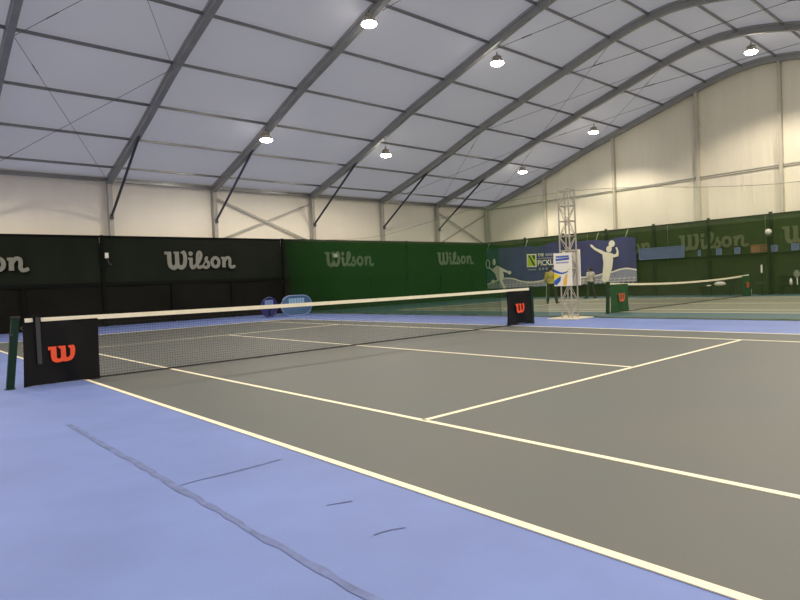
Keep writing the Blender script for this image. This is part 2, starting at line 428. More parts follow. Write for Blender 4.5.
# gable posts and rail
GP = [13.0, 8.02, 3.12, -0.86, -5.3, -10.2, -14.2]
for v in GP:
    MB().box((30.08, v-.07, 0), (30.32, v+.07, zr(v)-.05)).build('wall_pillar', M['gpillar'], kind='structure')
MB().tube((30.25, 17.9, 6.38), (30.25, -17.9, 6.38), 0.035).build('wall_beam', M['alu'], kind='structure')
# roof cables: cross bracing of the end bays and horizontal ties
def cable(p, q, r=0.018):
    p = Vector(p); q = Vector(q); d = (q-p)
    mb = MB().tube(p, q, r, n=6)
    mb.tube(p+d*.14, p+d*.14+d.normalized()*.45, r*2.0, n=6)        # turnbuckle
    mb.build('bracing_cable', M['cable'], kind='structure')
def zc(v): return zr(v)-.10
for a, b in ((-0.45, 4.4), (20.2, 25.05), (25.05, 30.15)):
    for v0, v1 in ((17.8, 9.9), (9.9, 2.6), (-2.6, -9.9)):
        cable((a+.1, v0, zc(v0)), (b-.1, v1, zc(v1)), .009); cable((a+.1, v1, zc(v1)), (b-.1, v0, zc(v0)), .009)
for u in (9.3, 15.1, 20.2, 25.05):
    cable((u+.12, 4.75, 10.45), (u+.12, -4.75, 10.45), .012)
cable((-0.33, 7.4, 9.7), (-0.33, -7.4, 9.7), .012)

# ------------------------------------------------------------------ high bay lamps
def lamp_proto():
    t = thing('high_bay_lamp', (0, 0, 0), 'x', 'lamp')
    MB().path([(0, 0, 0), (0, 0, .06), (0.0, 0, .12)], .02).build('hook', M['cable'], t)
    h = MB().lathe((0, 0, 0), [(0.05, .0), (.07, -.03), (.07, -.12), (.17, -.16), (.205, -.19), (.225, -.23), (.235, -.315), (.25, -.325), (.20, -.325)], 24).build('housing', M['house'], t, smooth=True)
    fins = MB()
    for k in range(10):
        a = 2*PI*k/10
        fins.bar((.07*math.cos(a), .07*math.sin(a), -.08), (.17*math.cos(a), .17*math.sin(a), -.13), .012, .09)
    fins.build('heat_sink', M['house'], h)
    MB().lathe((0, 0, 0), [(.0, -.425), (.14, -.42), (.22, -.40), (.255, -.365), (.25, -.325)], 24).build('diffuser', M['glow'], t, smooth=True)
    return t
LAMPS = [
    (9.03, 5.02, 10.40, 'lit bay lamp showing largest, highest of those over the dark curtain'),
    (15.55, 4.90, 10.42, 'lit bay lamp high under the roof, directly above the distant purple banner left end'),
    (9.1, 12.25, 8.05, 'lit bay lamp on the lower roof slope above the dark lettered curtain'),
    (15.75, 12.25, 8.12, 'lit bay lamp low on the roof slope above the left lettering of the green curtain'),
    (27.0, 7.40, 9.72, 'lit bay lamp near the gable wall, above and right of the truss tower'),
    (26.6, 12.05, 8.24, 'lit bay lamp near the gable corner, lowest one, up left of truss tower'),
    (26.3, -0.90, 11.42, 'lit bay lamp at the crown of the last bay, high above the far net'),
]
proto = lamp_proto()
def spot(u, v, z, power, ang=158):
    l = bpy.data.lights.new('bay_and_unseen_light', 'SPOT'); l.energy = power; l.color = (1.0, 0.90, 0.72)
    l.spot_size = math.radians(ang); l.spot_blend = 0.40; l.shadow_soft_size = 0.2
    o = bpy.data.objects.new('bay_and_unseen_light', l); o.location = (u, v, z); COL.objects.link(o)
POW = 900
for i, (u, v, z, lab) in enumerate(LAMPS):
    o = proto if i == 0 else copy_tree(proto)
    o.location = (u, v, z-.06); o['label'] = lab; o['group'] = 'high bay lamps under the roof'
    spot(u, v, z-.54, POW*(1.3 if i > 3 else 1), 134 if i > 3 else 166)
for u in (-3.5, 2.5, 9.2, 15.6, 20.8, 26.4):  # unseen mirrored lights added to light the tent, without fixtures
    for v in (-5.0, -12.2):
        spot(u, v, zr(v)-.6, POW)
for u, v in ((-3.5, 5.0), (-3.5, 12.2), (-9.5, 5), (-9.5, -5), (2.5, 0.0)):  # more unseen lights added without fixtures, mostly behind the camera
    spot(u, v, zr(v)-.6, POW)

# ------------------------------------------------------------------ windscreens on the back fence
def back_screen(u0, u1, label, letters=True, hook=False, posts=()):
    t = thing('windscreen', ((u0+u1)/2, 17.75, 0), label, 'windscreen', 'windscreens along the long wall')
    V = 17.75
    def cloth(z0, z1, nm, m, amp):
        mb = MB(); nx = int((u1-u0)/.3)
        vs = []
        for k in range(7):
            z = z0+(z1-z0)*k/6
            for i in range(nx+1):
                u = u0+.003+(u1-u0-.006)*i/nx
                vs.append((u, V+amp*math.sin(u*1.3+z*.7)+amp*.5*math.sin(u*3.1-z), z))
        mb.add(vs, [(k*(nx+1)+i, k*(nx+1)+i+1, (k+1)*(nx+1)+i+1, (k+1)*(nx+1)+i) for k in range(6) for i in range(nx)])
        return mb.build(nm, m, t, smooth=True)
    cloth(1.88, 3.93, 'upper_panel', M['dark'], .015)
    cloth(0.02, 1.80, 'lower_panel', M['dark2'], .015)
    MB().box((u0, V-.04, 3.90), (u1, V+.03, 3.98)).build('top_hem', M['hem'], t)
    MB().box((u0, V-.04, 1.77), (u1, V+.03, 1.93)).build('middle_rail', M['hem'], t)
    for u in posts:
        zt = 4.0 if (u == u0) else 1.8
        u += .07; MB().box((u-.06, V-.09, 0), (u+.06, V-.03, zt)).build('post', M['hem'], t)
    if letters:
        fl = Flat((0, V-.05, 0), (1, 0, 0), (0, 0, 1), (0, -1, 0))
        draw_wilson(fl, u0+2.78, 2.42, 3.45); fl.mb.build('lettering', M['letter'], t)
    return t
back_screen(-5.2, 3.8, 'dark windscreen showing only the last letters o and n, behind the near net post', posts=(-5.2, -2.2, 0.75))
back_screen(3.8, 12.8, 'dark windscreen with complete clear grey script lettering, left of the green divider', posts=(3.8, 6.8, 9.8))
back_screen(12.8, 21.8, 'windscreen seen green behind the divider, a small floodlight blotting its lettering', posts=(12.8, 15.8, 18.8))
back_screen(21.8, 30.0, 'windscreen seen green at the corner, its script lettering left of the purple banner', posts=(21.8, 24.8, 27.8))
# small fittings on the curtain
def fitting(u, z, label, w=.12):
    t = thing('floodlight', (u, 17.6, z), label, 'floodlight')
    MB().box((u-.03, 17.6, z-.28), (u+.03, 17.68, z+.16)).build('bracket', M['cable'], t)
    MB().cbox((u-w, 17.42, z-.09), (u+w, 17.6, z+.12), .03).build('lamp_head', M['towel'], t)
fitting(16.15, 3.05, 'small pale floodlight over the first letter of the lettering behind the green divider', .13)
t = thing('curtain_hook', (4.0, 17.62, 2.7), 'small pale metal hook strap on the dark curtain post', 'hook')
MB().box((3.96, 17.61, 2.98), (4.10, 17.65, 3.22)).build('plate', M['towel'], t)
MB().path([(4.05, 17.6, 3.0), (4.08, 17.58, 2.8), (4.14, 17.58, 2.68), (4.22, 17.6, 2.74)], .025).build('hook', M['strap'], t)

# pop-up banners on the floor by the long wall
def popup(u, v, w, h, m, m2, label, frame):
    t = thing('pop_up_banner', (u, v, 0), label, 'banner', 'pop-up banners by the long wall')
    pts = []
    r = h*.48
    for cx, a0 in ((w/2-r, -90), (-w/2+r, 90)):
        for i in range(11):
            a = math.radians(a0+18*i); pts.append((cx+r*math.cos(a), h/2+r*math.sin(a)))
    fl = Flat((u, v, 0), (1, 0, 0), (0, 0, 1), (0, -1, 0)); fl.slab(pts, -.02, .02); fl.mb.build('face', m, t)
    ring = [(u+x, v-.02, z) for x, z in pts]; ring.append(ring[0])
    MB().path(ring, .035).build('rim', frame, t)
    f2 = Flat((u, v-.03, 0), (1, 0, 0), (0, 0, 1), (0, -1, 0))
    n = 6; a = w*.52; 
    for i in range(n):
        x = -a/2+a*i/n; f2.poly([(x, h*.60), (x+a/n*.8, h*.60), (x+a/n*.8, h*.86), (x, h*.86)])
    f2.poly([(-a/2, h*.48), (a/2, h*.48), (a/2, h*.55), (-a/2, h*.55)])
    f2.mb.build('printed_words', m2, t)
popup(10.10, 14.5, .86, 0.96, M['popd'], M['slblue'], 'small dark blue rounded pop-up banner beside the larger pale blue one', M['popd'])
popup(11.47, 14.3, 1.68, 0.98, M['popl'], M['popw'], 'wide pale blue oval pop-up banner standing at the foot of the green divider', M['slblue'])

# ------------------------------------------------------------------ gable-end fence windscreens
def end_screen(v0, v1, label, vw=None, posts=()):
    t = thing('windscreen', (29.8, (v0+v1)/2, 0), label, 'windscreen', 'windscreens along the gable wall')
    U = 29.8
    def cloth(z0, z1, nm, m, amp):
        mb = MB(); nx = max(6, int((v0-v1)/.3)); vs = []
        for k in range(7):
            z = z0+(z1-z0)*k/6
            for i in range(nx+1):
                v = v1+.003+(v0-v1-.006)*i/nx
                vs.append((U+amp*math.sin(v*1.4+z*.7)+amp*.5*math.sin(v*3.3-z), v, z))
        mb.add(vs, [(k*(nx+1)+i, k*(nx+1)+i+1, (k+1)*(nx+1)+i+1, (k+1)*(nx+1)+i) for k in range(6) for i in range(nx)])
        mb.build(nm, m, t, smooth=True)
    cloth(2.06, 3.93, 'upper_panel', M['gscreen'], .015)
    cloth(0.02, 1.98, 'lower_panel', M['gscreen2'], .015)
    MB().box((U-.04, v1, 3.92), (U+.03, v0, 4.0)).build('top_hem', M['hem'], t)
    MB().box((U-.04, v1, 1.97), (U+.03, v0, 2.07)).build('middle_rail', M['hem'], t)
    for v in posts:
        MB().box((U-.10, v-.075, 0), (U-.04, v+.075, 4.08)).build('post', M['fpost'], t)
    if vw is not None:
        fl = Flat((U-.045, 0, 0), (0, -1, 0), (0, 0, 1), (-1, 0, 0))
        draw_wilson(fl, -vw, 2.42, 3.5); fl.mb.build('lettering', M['letterg'], t)
    return t
end_screen(17.7, 9.7, 'green windscreen at the gable corner, mostly covered by the purple banner', None, (14.4, 11.4))
end_screen(9.7, 4.7, 'green windscreen holding the light blue banner, right of the purple banner', 9.0, (8.4, 5.46))
end_screen(4.7, -0.2, 'green windscreen with complete script lettering, above the far end of the second net', 4.05, (2.47,))
end_screen(-0.2, -5.1, 'green windscreen whose lettering the picture edge cuts, right of the floodlight pole', -0.95, (-0.47, -3.4))
end_screen(-5.1, -12, 'green windscreen past the last bench, outside the picture edge', -5.9, (-6.4, -9.4))

def flat_sign(nm, v0, v1, z0, z1, m, label, cat, group=None, extra=None, u=29.66):
    t = thing(nm, (u, (v0+v1)/2, z0), label, cat, group)
    MB().box((u-.012, min(v0, v1), z0), (u+.012, max(v0, v1), z1)).build('board', m, t)
    r = MB()
    for a, b in (((v0, z0), (v1, z0)), ((v1, z0), (v1, z1)), ((v1, z1), (v0, z1)), ((v0, z1), (v0, z0))):
        r.bar((u-.015, *a), (u-.015, *b), .02, .03, (1, 0, 0))
    r.build('edging', M['slblue'] if extra is None else extra, t)
    return t
flat_sign('advertising_banner', 6.30, 3.75, 2.10, 2.72, M['lbl'], 'light blue rectangular banner on the gable fence, right of the purple banner', 'banner')
PLs = [(2.95, 'narrowest blue placard, just right of the light blue banner', .12), (1.96, 'small blue placard under the middle of the complete lettering on the gable fence', .24),
       (1.06, 'small blue placard under the end of the complete lettering, left of the orange sign', .24), (-0.62, 'blue placard just right of the white floodlight pole', .26), (-1.52, 'blue placard furthest right on the gable fence, under the cut-off W', .30)]
for v, lab, w in PLs:
    flat_sign('placard', v+w/2, v-w/2, 2.12, 2.42, M['placard'], lab, 'placard', 'blue placards along the gable fence')
t = flat_sign('notice_board', 0.42, -0.30, 2.12, 2.50, M['orange'], 'orange-brown notice board on the gable fence beside the floodlight pole', 'sign', extra=M['orange'])
fl = Flat((29.63, 0, 0), (0, -1, 0), (0, 0, 1), (-1, 0, 0))
for k in range(3): fl.poly([(-.02, 2.17+k*.11), (.27, 2.17+k*.11), (.27, 2.205+k*.11), (-.02, 2.205+k*.11)])
fl.mb.build('print_band', M['gscreen'], t)
t = thing('floodlight_pole', (29.42, -0.47, 0), 'dark pole with a round white floodlight head by the gable fence', 'floodlight')
MB().tube((29.42, -0.47, 0), (29.42, -0.47, 3.05), .06).build('pole', M['fpost'], t)
MB().lathe((29.42, -.47, 0), [(.16, 0), (.16, .03), (.06, .05)], 14).build('foot', M['fpost'], t)
MB().ball((29.35, -.47, 3.08), (.13, .15, .15)).build('lamp_head', M['towel'], t, smooth=True)
MB().box((29.27, -.62, 2.86), (29.42, -.32, 2.92)).build('bracket', M['strap'], t)

# benches and small things by the gable wall
def bench(v0, v1, label, u=29.1):
    t = thing('bench', (u, (v0+v1)/2, 0), label, 'bench', 'benches by the gable fence')
    for k in range(3): MB().cbox((u-.22+k*.15, v1, .42), (u-.09+k*.15, v0, .46), .008).build('seat_slat', M['bench'], t)
    for z in (.62, .78): MB().cbox((u+.23, v1, z), (u+.27, v0, z+.11), .008).build('back_slat', M['bench'], t)
    for v in (v0-.2, v1+.2):
        MB().box((u-.2, v-.03, 0), (u-.15, v+.03, .42)).build('leg', M['bench'], t)
        MB().bar((u+.20, v, 0), (u+.28, v, .92), .05, .05, (1, 0, 0)).build('leg', M['bench'], t)
    MB().box((u-.2, v1+.2, .16), (u-.16, v0-.2, .20)).build('stretcher', M['bench'], t)
bench(2.75, 1.0, 'dark park bench with a white bag, behind the far end of the second net')
bench(-0.85, -2.65, 'dark park bench with a bottle on it, under the cut-off W')
t = thing('sports_bag', (29.05, 1.75, .46), 'white sports bag lying on the bench behind the second net', 'bag')
MB().ball((29.05, 1.72, .59), (.16, .30, .13), 12, 8).build('bag_body', M['towel'], t, smooth=True)
MB().path([(29.05, 1.95, .66), (29.05, 1.85, .79), (29.05, 1.6, .79), (29.05, 1.5, .66)], .02).build('handle', M['strap'], t)
o = MB().ball((29.05, 2.28, .51), (.12, .12, .045), 10, 6).build('cap', M['towel'], smooth=True); tag(o, 'small pale cap lying on the bench beside the white bag', 'cap')
def bottle(u, v, z, h, r, label):
    t = thing('bottle', (u, v, z), label, 'bottle', 'bottles by the gable fence')
    MB().lathe((u, v, z), [(r, 0), (r, h*.62), (r*.45, h*.8), (r*.45, h*.9)], 12).build('bottle_body', M['towel'], t, smooth=True)
    MB().lathe((u, v, z), [(r*.55, h*.88), (r*.55, h)], 12).build('lid', M['strap'], t)
bottle(28.55, 0.32, 0, .46, .055, 'tall white bottle on the floor by the far post, the left of two')
bottle(28.55, 0.14, 0, .46, .055, 'tall white bottle on the floor by the far post, the right of two')
bottle(29.1, -1.45, .46, .36, .06, 'white bottle standing on the bench under the cut-off W')
def racket(u, v, z, label, tilt):
    t = thing('tennis_racket', (u, v, z), label, 'racket', 'rackets by the gable fence')
    d = Vector((.25, tilt, 1)).normalized(); p = Vector((u, v, z))
    MB().tube(p, p+d*.34, .02).build('grip', M['towel'], t)
    ring = []; a = Vector((0, 1, 0)); a = (a-d*a.dot(d)).normalized()
    c = p+d*.54
    for i in range(17): ring.append(c+d*.19*math.cos(2*PI*i/16)+a*.135*math.sin(2*PI*i/16))
    MB().path(ring, .014).build('hoop', M['strap'], t)
    sm = MB()
    for k in range(-3, 4):
        x = k*.035; L = .19*math.sqrt(max(0, 1-(x/.135)**2)); sm.tube(c+a*x-d*L, c+a*x+d*L, .003, n=4)
        y = k*.05; L = .135*math.sqrt(max(0, 1-(y/.19)**2)); sm.tube(c+d*y-a*L, c+d*y+a*L, .003, n=4)
    sm.build('string_bed', M['towel'], t)
racket(29.1, -1.72, .46, 'racket with white grip propped against the bench under the cut-off W', .1)
# floor standing score pole between the benches
t = thing('score_stand', (29.2, -0.18, 0), 'dark thin stand with pale tag, between orange notice board and floor', 'stand')
MB().tube((29.2, -.18, .03), (29.2, -.18, 1.15), .025).build('pole', M['fpost'], t)
MB().lathe((29.2, -.18, 0), [(.2, 0), (.2, .03), (.03, .04)], 14).build('foot', M['fpost'], t)
MB().box((29.17, -.215, 1.08), (29.2, -.145, 1.48)).build('tag', M['towel'], t)
MB().box((29.16, -.42, .56), (29.2, .1, .62)).build('crossbar', M['strap'], t)

# ------------------------------------------------------------------ large purple banner with players
BU = 29.60
t = thing('tournament_banner', (BU, 12.05, .6), 'long purple banner with two white tennis players and a lime logo on the gable fence', 'banner')
TOP = [(17.75, 3.50), (16.46, 3.50), (15.14, 3.46), (14.26, 3.50), (13.5, 3.38), (12.67, 3.46), (11.6, 3.62), (10.6, 3.5), (9.41, 3.47), (9.0, 3.48), (8.4, 3.38), (7.69, 3.47), (7.12, 3.52), (6.81, 3.45), (6.48, 3.38)]
mb = MB(); vs = []; tp = smoothpts(TOP, 3)
for v, z in tp:
    zb = .60+.2*(17.75-v)/11.3
    for k in range(7):
        vs.append((BU+.02*math.sin(v*2.1+k*.5)*(k/6), v, zb+(z-zb)*k/6))
mb.add(vs, [(i*7+k, i*7+k+1, (i+1)*7+k+1, (i+1)*7+k) for i in range(len(tp)-1) for k in range(6)])
mb.build('cloth', M['ban'], t, smooth=True)
def bf(d): return Flat((BU-d, 0, 0), (0, 1, 0), (0, 0, 1), (-1, 0, 0))
NR = [(10.9, 1.20), (9.9, 1.22), (9.12, 1.27), (8.61, 1.37), (7.98, 1.46), (7.5, 1.59), (7.0, 1.63), (6.45, 1.52)]
NL = [(17.7, .98), (16.26, 1.35), (15.34, 1.31), (14.76, 1.13), (13.89, 1.03), (13.14, 1.08), (12.59, 1.16), (10.9, 1.20)]
net = NL+NR[1:]
f = bf(.035); f.poly(net+[(6.45, .85), (17.7, .65)]); o = f.mb.build('printed_net', M['bnet'], t)
f = bf(.04); f.stroke(smoothpts(net, 3), .09); 
v = 6.7
while v < 17.6:
    f.stroke([(v, .75+.0*(v)), (v-.12, 1.15)], .022, round_=False); v += .3
for z in (.85, 1.0): f.stroke([(6.5, z+.08), (17.6, z-.1)], .02, round_=False)
f.mb.build('net_lines', M['bwhite'], o)
f = bf(.05)
f.poly([(8.56, 2.73), (7.91, 2.57), (7.89, 2.18), (7.97, 1.7), (8.12, 1.29), (8.23, 0.93), (8.37, 0.81), (8.66, 0.97), (8.61, 1.37), (8.52, 2.03), (8.57, 2.4)])
f.poly([(9.38, 3.19), (9.28, 3.21), (9.02, 2.98), (8.52, 2.76), (8.43, 2.6), (8.57, 2.55), (9.09, 2.86), (9.32, 3.06)], .003)
f.poly([(7.95, 2.51), (7.69, 2.52), (7.64, 2.7), (7.72, 2.91), (7.61, 2.93), (7.51, 2.63), (7.55, 2.38), (7.86, 2.32)], .003)
f.disc(8.13, 2.84, .18, .20, d=.005); f.disc(7.94, 3.15, .20, .20, d=.005)
f.mb.build('player_print', M['bwhite'], t)
f = bf(.05)
f.poly([(17.06, 2.12), (16.73, 2.31), (16.17, 2.04), (15.77, 1.86), (15.57, 1.77), (15.65, 1.69), (16.23, 1.84), (16.15, 1.51), (16.32, 1.18), (16.78, 1.28), (16.92, 1.7), (17.23, 1.96)])
f.poly([(16.57, 1.27), (16.32, 1.18), (15.98, 0.68), (16.24, 0.65)], .003)
f.disc(16.98, 2.56, .14, .24, d=.004); f.disc(17.13, 1.17, .18, .14, d=.004); f.disc(15.66, 1.75, .16, .12, d=.004)
f.stroke([(17.56+.17*math.cos(2*PI*i/14), 2.44+.3*math.sin(2*PI*i/14)) for i in range(15)], .06, .004)
f.stroke([(17.45, 2.17), (17.17, 2.02)], .08, .004)
f.mb.build('player_print', M['bwhite'], t)
f = bf(.05); f.poly([(14.14, 2.93), (13.37, 2.90), (13.38, 2.03), (14.17, 2.05)]); lg = f.mb.build('logo', M['bwhite'], t)
f = bf(.056); f.poly([(14.07, 2.86), (13.44, 2.84), (13.45, 2.10), (14.1, 2.11)]); f.mb.build('logo_field', M['lime'], lg)
f = bf(.062); f.poly([(14.05, 2.84), (13.90, 2.84), (13.47, 2.16), (13.47, 2.12), (13.62, 2.12)]); f.poly([(13.75, 2.83), (13.47, 2.83), (13.47, 2.62), (13.55, 2.5)]); f.mb.build('logo_streak', M['dgreen'], lg)
fr = Flat((BU-.055, 0, 0), (0, -1, 0), (0, 0, 1), (-1, 0, 0))
text_mesh('THE', fr, -13.25, 2.71, .20, .46, 0, M['bwhite'], t, 'lettering')
text_mesh('PICKLEBALL', fr, -13.28, 2.10, .37, 2.42, 0, M['bwhite'], t, 'lettering')
f = bf(.055)
for x0, x1 in ((12.66, 12.46), (12.42, 12.30), (12.26, 12.12), (12.08, 11.8)): f.poly([(x0, 2.70), (x1, 2.70), (x1, 2.87), (x0, 2.87)])
f.poly([(13.24, 2.54), (11.9, 2.52), (11.9, 2.60), (13.24, 2.62)])
for k in range(5): f.poly([(13.2-k*.26, 1.80), (13.05-k*.26, 1.80), (13.05-k*.26, 1.97), (13.2-k*.26, 1.97)])
f.poly([(14.1, 1.84), (13.45, 1.82), (13.45, 1.90), (14.1, 1.92)])
f.mb.build('small_print', M['bnet'], t)
for v, z in ((17.6, 3.5), (14.26, 3.5), (11.6, 3.62), (9.0, 3.48), (7.1, 3.52)):
    MB().path([(BU, v, z-.03), (BU+.02, v-.1, z+.25), (BU+.05, v-.16, z+.40)], .012).build('tie_cord', M['towel'], t)

# ------------------------------------------------------------------ tennis nets
def grid_net(mb, u0, u1, z0, ztop, cell, r):
    n = int(round((u1-u0)/cell))
    for i in range(n+1):
        u = u0+(u1-u0)*i/n; zt = ztop(u)
        mb.add([(u-r, -r, z0), (u+r, -r, z0), (u, r, z0), (u-r, -r, zt), (u+r, -r, zt), (u, r, zt)], [(0, 1, 4, 3), (1, 2, 5, 4), (2, 0, 3, 5)])
    k = int(round((1.0-z0)/cell))
    seg = 24
    for j in range(1, k):
        pts = []
        for i in range(seg+1):
            u = u0+(u1-u0)*i/seg; zt = ztop(u); pts.append((u, 0, z0+(zt-z0)*j/k))
        vs = []
        for x, y, z in pts: vs += [(x, y-r, z-r), (x, y-r, z+r), (x, y+r, z)]
        mb.add(vs, [(i*3+a, i*3+(a+1) % 3, (i+1)*3+(a+1) % 3, (i+1)*3+a) for i in range(seg) for a in range(3)])
def strip(mb, u0, u1, za, zb, y, seg=24):
    vs = []
    for i in range(seg+1):
        u = u0+(u1-u0)*i/seg
        for yy, zz in ((-y, za(u)), (y, za(u)), (y, zb(u)), (-y, zb(u))): vs.append((u, yy, zz))
    mb.add(vs, [(i*4+a, i*4+(a+1) % 4, (i+1)*4+(a+1) % 4, (i+1)*4+a) for i in range(seg) for a in range(4)]+[(0, 1, 2, 3), tuple(seg*4+i for i in range(4))])
def tennis_net(u0, u1, label, cell, r, lean, sag, pm, tape_h, ur=None):
    t = thing('tennis_net', ((u0+u1)/2, 0, 0), label, 'tennis net', 'tennis nets')
    mid = (u0+u1)/2; hw = (u1-u0)/2
    def zt(u): return 1.045-sag*(1-((u-mid)/hw)**2)
    a, b = u0+.12, u1-.10
    mb = MB(); grid_net(mb, a, b, .03, lambda u: zt(u)-.05, cell, r); mb.build('netting', M['string'], t)
    mb = MB(); strip(mb, a, b, lambda u: zt(u)-tape_h, zt, .018); mb.build('headband', M['tape'], t)
    mb = MB(); strip(mb, a, b, lambda u: .012, lambda u: .035, .008); mb.build('bottom_band', M['string'], t)
    for uu, s in ((u0, -1), (u1, 1)):
        mb = MB(); ln = lean if s < 0 else 0.02
        mb.bar((uu+s*ln, 0, 0), (uu, 0, 1.06), .10, .085, (0, 1, 0))
        p = mb.build('post', pm, t)
        c = MB(); c.cbox((uu-.065, -.055, 1.05), (uu+.065, .055, 1.085), .012); c.build('cap', M['string'], p)
        MB().lathe((uu+s*ln, 0, 0), [(.075, 0.0), (.075, .01), (.06, .015)], 16).build('floor_sleeve', pm, p)
        if s < 0:
            w = MB().tube((uu-.05, -.02, .80), (uu-.09, -.02, .80), .035).tube((uu-.085, -.02, .80), (uu-.085, -.02, .66), .010)
            w.build('winder', M['string'], p)
        lc = MB(); zz = []
        for k in range(7):
            z = .12+k*.13; zz += [(uu-s*.06, -.01, z), (a if s < 0 else b, -.01, z+.06)]
        lc.path(zz, .003, 5); lc.build('lacing', M['tape'] if s < 0 else M['string'], t)
    return t
tennis_net(-2.29, 10.52, 'black tennis net with white headband, closest court, spanning most of the picture width', .045, .0016, .12, .03, M['gpost'], .072)
tennis_net(14.86, 28.05, 'distant tennis net with sagging white headband on the second court', .05, .0018, .08, .14, M['gpost'], .075)

def net_cover(u0, u1, z0, z1, yc, m, emb, eu, ez, eh, label, strap=None):
    t = thing('net_cover', ((u0+u1)/2, -yc, z0), label, 'net cover', 'fabric covers over the net ends')
    nx, nz = 26, 18; vs = []
    def yy(a, b): return -yc-.020*math.sin(a*9+b*3.5)*(1-b)**.6-.010*math.sin(a*19+1+b*2)*(1-b)**.5-.012
    for j in range(nz+1):
        b = j/nz
        for i in range(nx+1):
            a = i/nx
            droop = .03*math.sin(a*PI*1.0)*(1-b)+.012*math.sin(a*12)*(1-b)
            vs.append((u0+(u1-u0)*a-.03*(1-b)+.015*(1-b)*(a-.3), yy(a, b), z0+(z1-z0)*b+droop*.6))
    n = len(vs)
    vs2 = [(x, y+.006, z) for x, y, z in vs]
    fs = [(j*(nx+1)+i, j*(nx+1)+i+1, (j+1)*(nx+1)+i+1, (j+1)*(nx+1)+i) for j in range(nz) for i in range(nx)]
    MB().add(vs+vs2, fs+[tuple(n+k for k in reversed(f)) for f in fs]).build('cloth', m, t, smooth=True)
    MB().box((u0+.01, -yc-.012, z1-.015), (u1-.01, -yc+.002, z1+.008)).build('top_seam', M['hem'], t)
    fl = Flat((0, -yc-.046, 0), (1, 0, 0), (0, 0, 1), (0, -1, 0)); draw_w(fl, eu, ez, eh)
    fl.mb.build('emblem', emb, t)
    if strap:
        s0, s1, zb = strap
        s = MB().box((s0, -yc-.056, zb), (s1, -yc-.048, z1+.08)); s.build('strap', M['strap'], t)
        MB().box((s0-.02, -.05, z1-.01), (s1+.02, .03, z1+.11)).build('buckle', M['hem'], t)
    return t
net_cover(-2.205, -1.155, .005, .975, .03, M['cover'], M['red'], -1.895, .345, .25, 'black net cover with red W and a grey strap, beside the near green post', (-2.045, -1.985, .34))
net_cover(9.36, 10.44, .03, .965, .03, M['cover'], M['red'], 9.70, .36, .26, 'black net cover with red W, left of the truss tower, no strap')
net_cover(14.93, 16.14, .02, .97, .03, M['gcover'], M['redf'], 15.40, .38, .29, 'dark green net cover with faded red W, right of the truss tower')
net_cover(27.0, 27.98, .02, .97, .03, M['gcover'], M['redf'], 27.38, .42, .26, 'dark green net cover with faded red W, smallest, by the gable wall benches')

# ------------------------------------------------------------------ truss tower with sign
TX, TY = 12.62, 0.06
t = thing('truss_tower', (TX, TY, 0), 'square lattice truss tower on a pale base plate between the two courts', 'tower')
MB().cbox((TX-.52, TY-.52, 0), (TX+.52, TY+.52, .03), .008).build('base_plate', M['plate'], t)
hw = .178; HT = 4.05
for sx in (-1, 1):
    for sy in (-1, 1):
        MB().tube((TX+sx*hw, TY+sy*hw, .03), (TX+sx*hw, TY+sy*hw, HT), .024).build('chord', M['truss'], t)
LV = [.10, .56, 1.03, 1.55, 2.12, 2.58, 3.05, 3.53, 4.02]
for z in LV:
    mb = MB(); c = [(-1, -1), (1, -1), (1, 1), (-1, 1)]
    for (a, b), (e, g) in zip(c, c[1:]+c[:1]): mb.tube((TX+a*hw, TY+b*hw, z), (TX+e*hw, TY+g*hw, z), .017, n=6)
    mb.build('ring', M['truss'], t)
for i, (z0, z1) in enumerate(zip(LV, LV[1:])):
    c = [(-1, -1), (1, -1), (1, 1), (-1, 1)]
    for j, ((a, b), (e, g)) in enumerate(zip(c, c[1:]+c[:1])):
        za, zb = (z0, z1) if (i+j) % 2 == 0 else (z1, z0)
        MB().tube((TX+a*hw, TY+b*hw, za), (TX+e*hw, TY+g*hw, zb), .013, n=6).build('diagonal_brace', M['truss'], t)
SU = TX-.225
t = thing('sign_board', (SU, TY+.2, 1.02), 'white sign board with blue, yellow and orange graphic mounted on the truss tower', 'sign')
v0, v1 = .44, -.20      # left and right edge as seen
MB().box((SU-.015, v1, 1.03), (SU+.015, v0, 2.06)).build('face_board', M['white'], t)
MB().box((TX+.205, -.22, 1.03), (TX+.235, .42, 2.16)).build('rear_board', M['white'], t)
def sf(d): return Flat((SU-.015-d, 0, 0), (0, -1, 0), (0, 0, 1), (-1, 0, 0))
f = sf(.004)
X = lambda a: -v0+a*(v0-v1); Z = lambda b: 1.03+b*1.03
for k in range(7): f.poly([(X(.14+k*.105), Z(.86)), (X(.14+k*.105+.09), Z(.86)), (X(.14+k*.105+.09), Z(.92)), (X(.14+k*.105), Z(.92))])
f.poly([(X(.12), Z(.77)), (X(.88), Z(.79)), (X(.88), Z(.85)), (X(.12), Z(.83))]); f.mb.build('printed_heading', M['sblue'], t)
f = sf(.004)
for k in range(9): f.poly([(X(.14+k*.08), Z(.69)), (X(.14+k*.08+.06), Z(.69)), (X(.14+k*.08+.06), Z(.73)), (X(.14+k*.08), Z(.73))])
f.mb.build('printed_subheading', M['slblue'], t)
T = lambda pts: [(X(a), Z(b)) for a, b in pts]
f = sf(.004)
f.poly(T(smoothpts([(0, .52), (.25, .45), (.5, .41), (.8, .45)], 4)+smoothpts([(.8, .42), (.5, .36), (.25, .38), (0, .43)], 4)))
f.poly(T([(.02, .04), (.0, .16), (.22, .25), (.40, .30), (.36, .16), (.14, .03)])); f.mb.build('blue_graphic', M['sblue'], t)
f = sf(.004)
f.poly(T([(0, .40), (.22, .36), (.33, .32), (.30, .25), (.05, .20), (0, .26)])); f.mb.build('yellow_graphic', M['syel'], t)
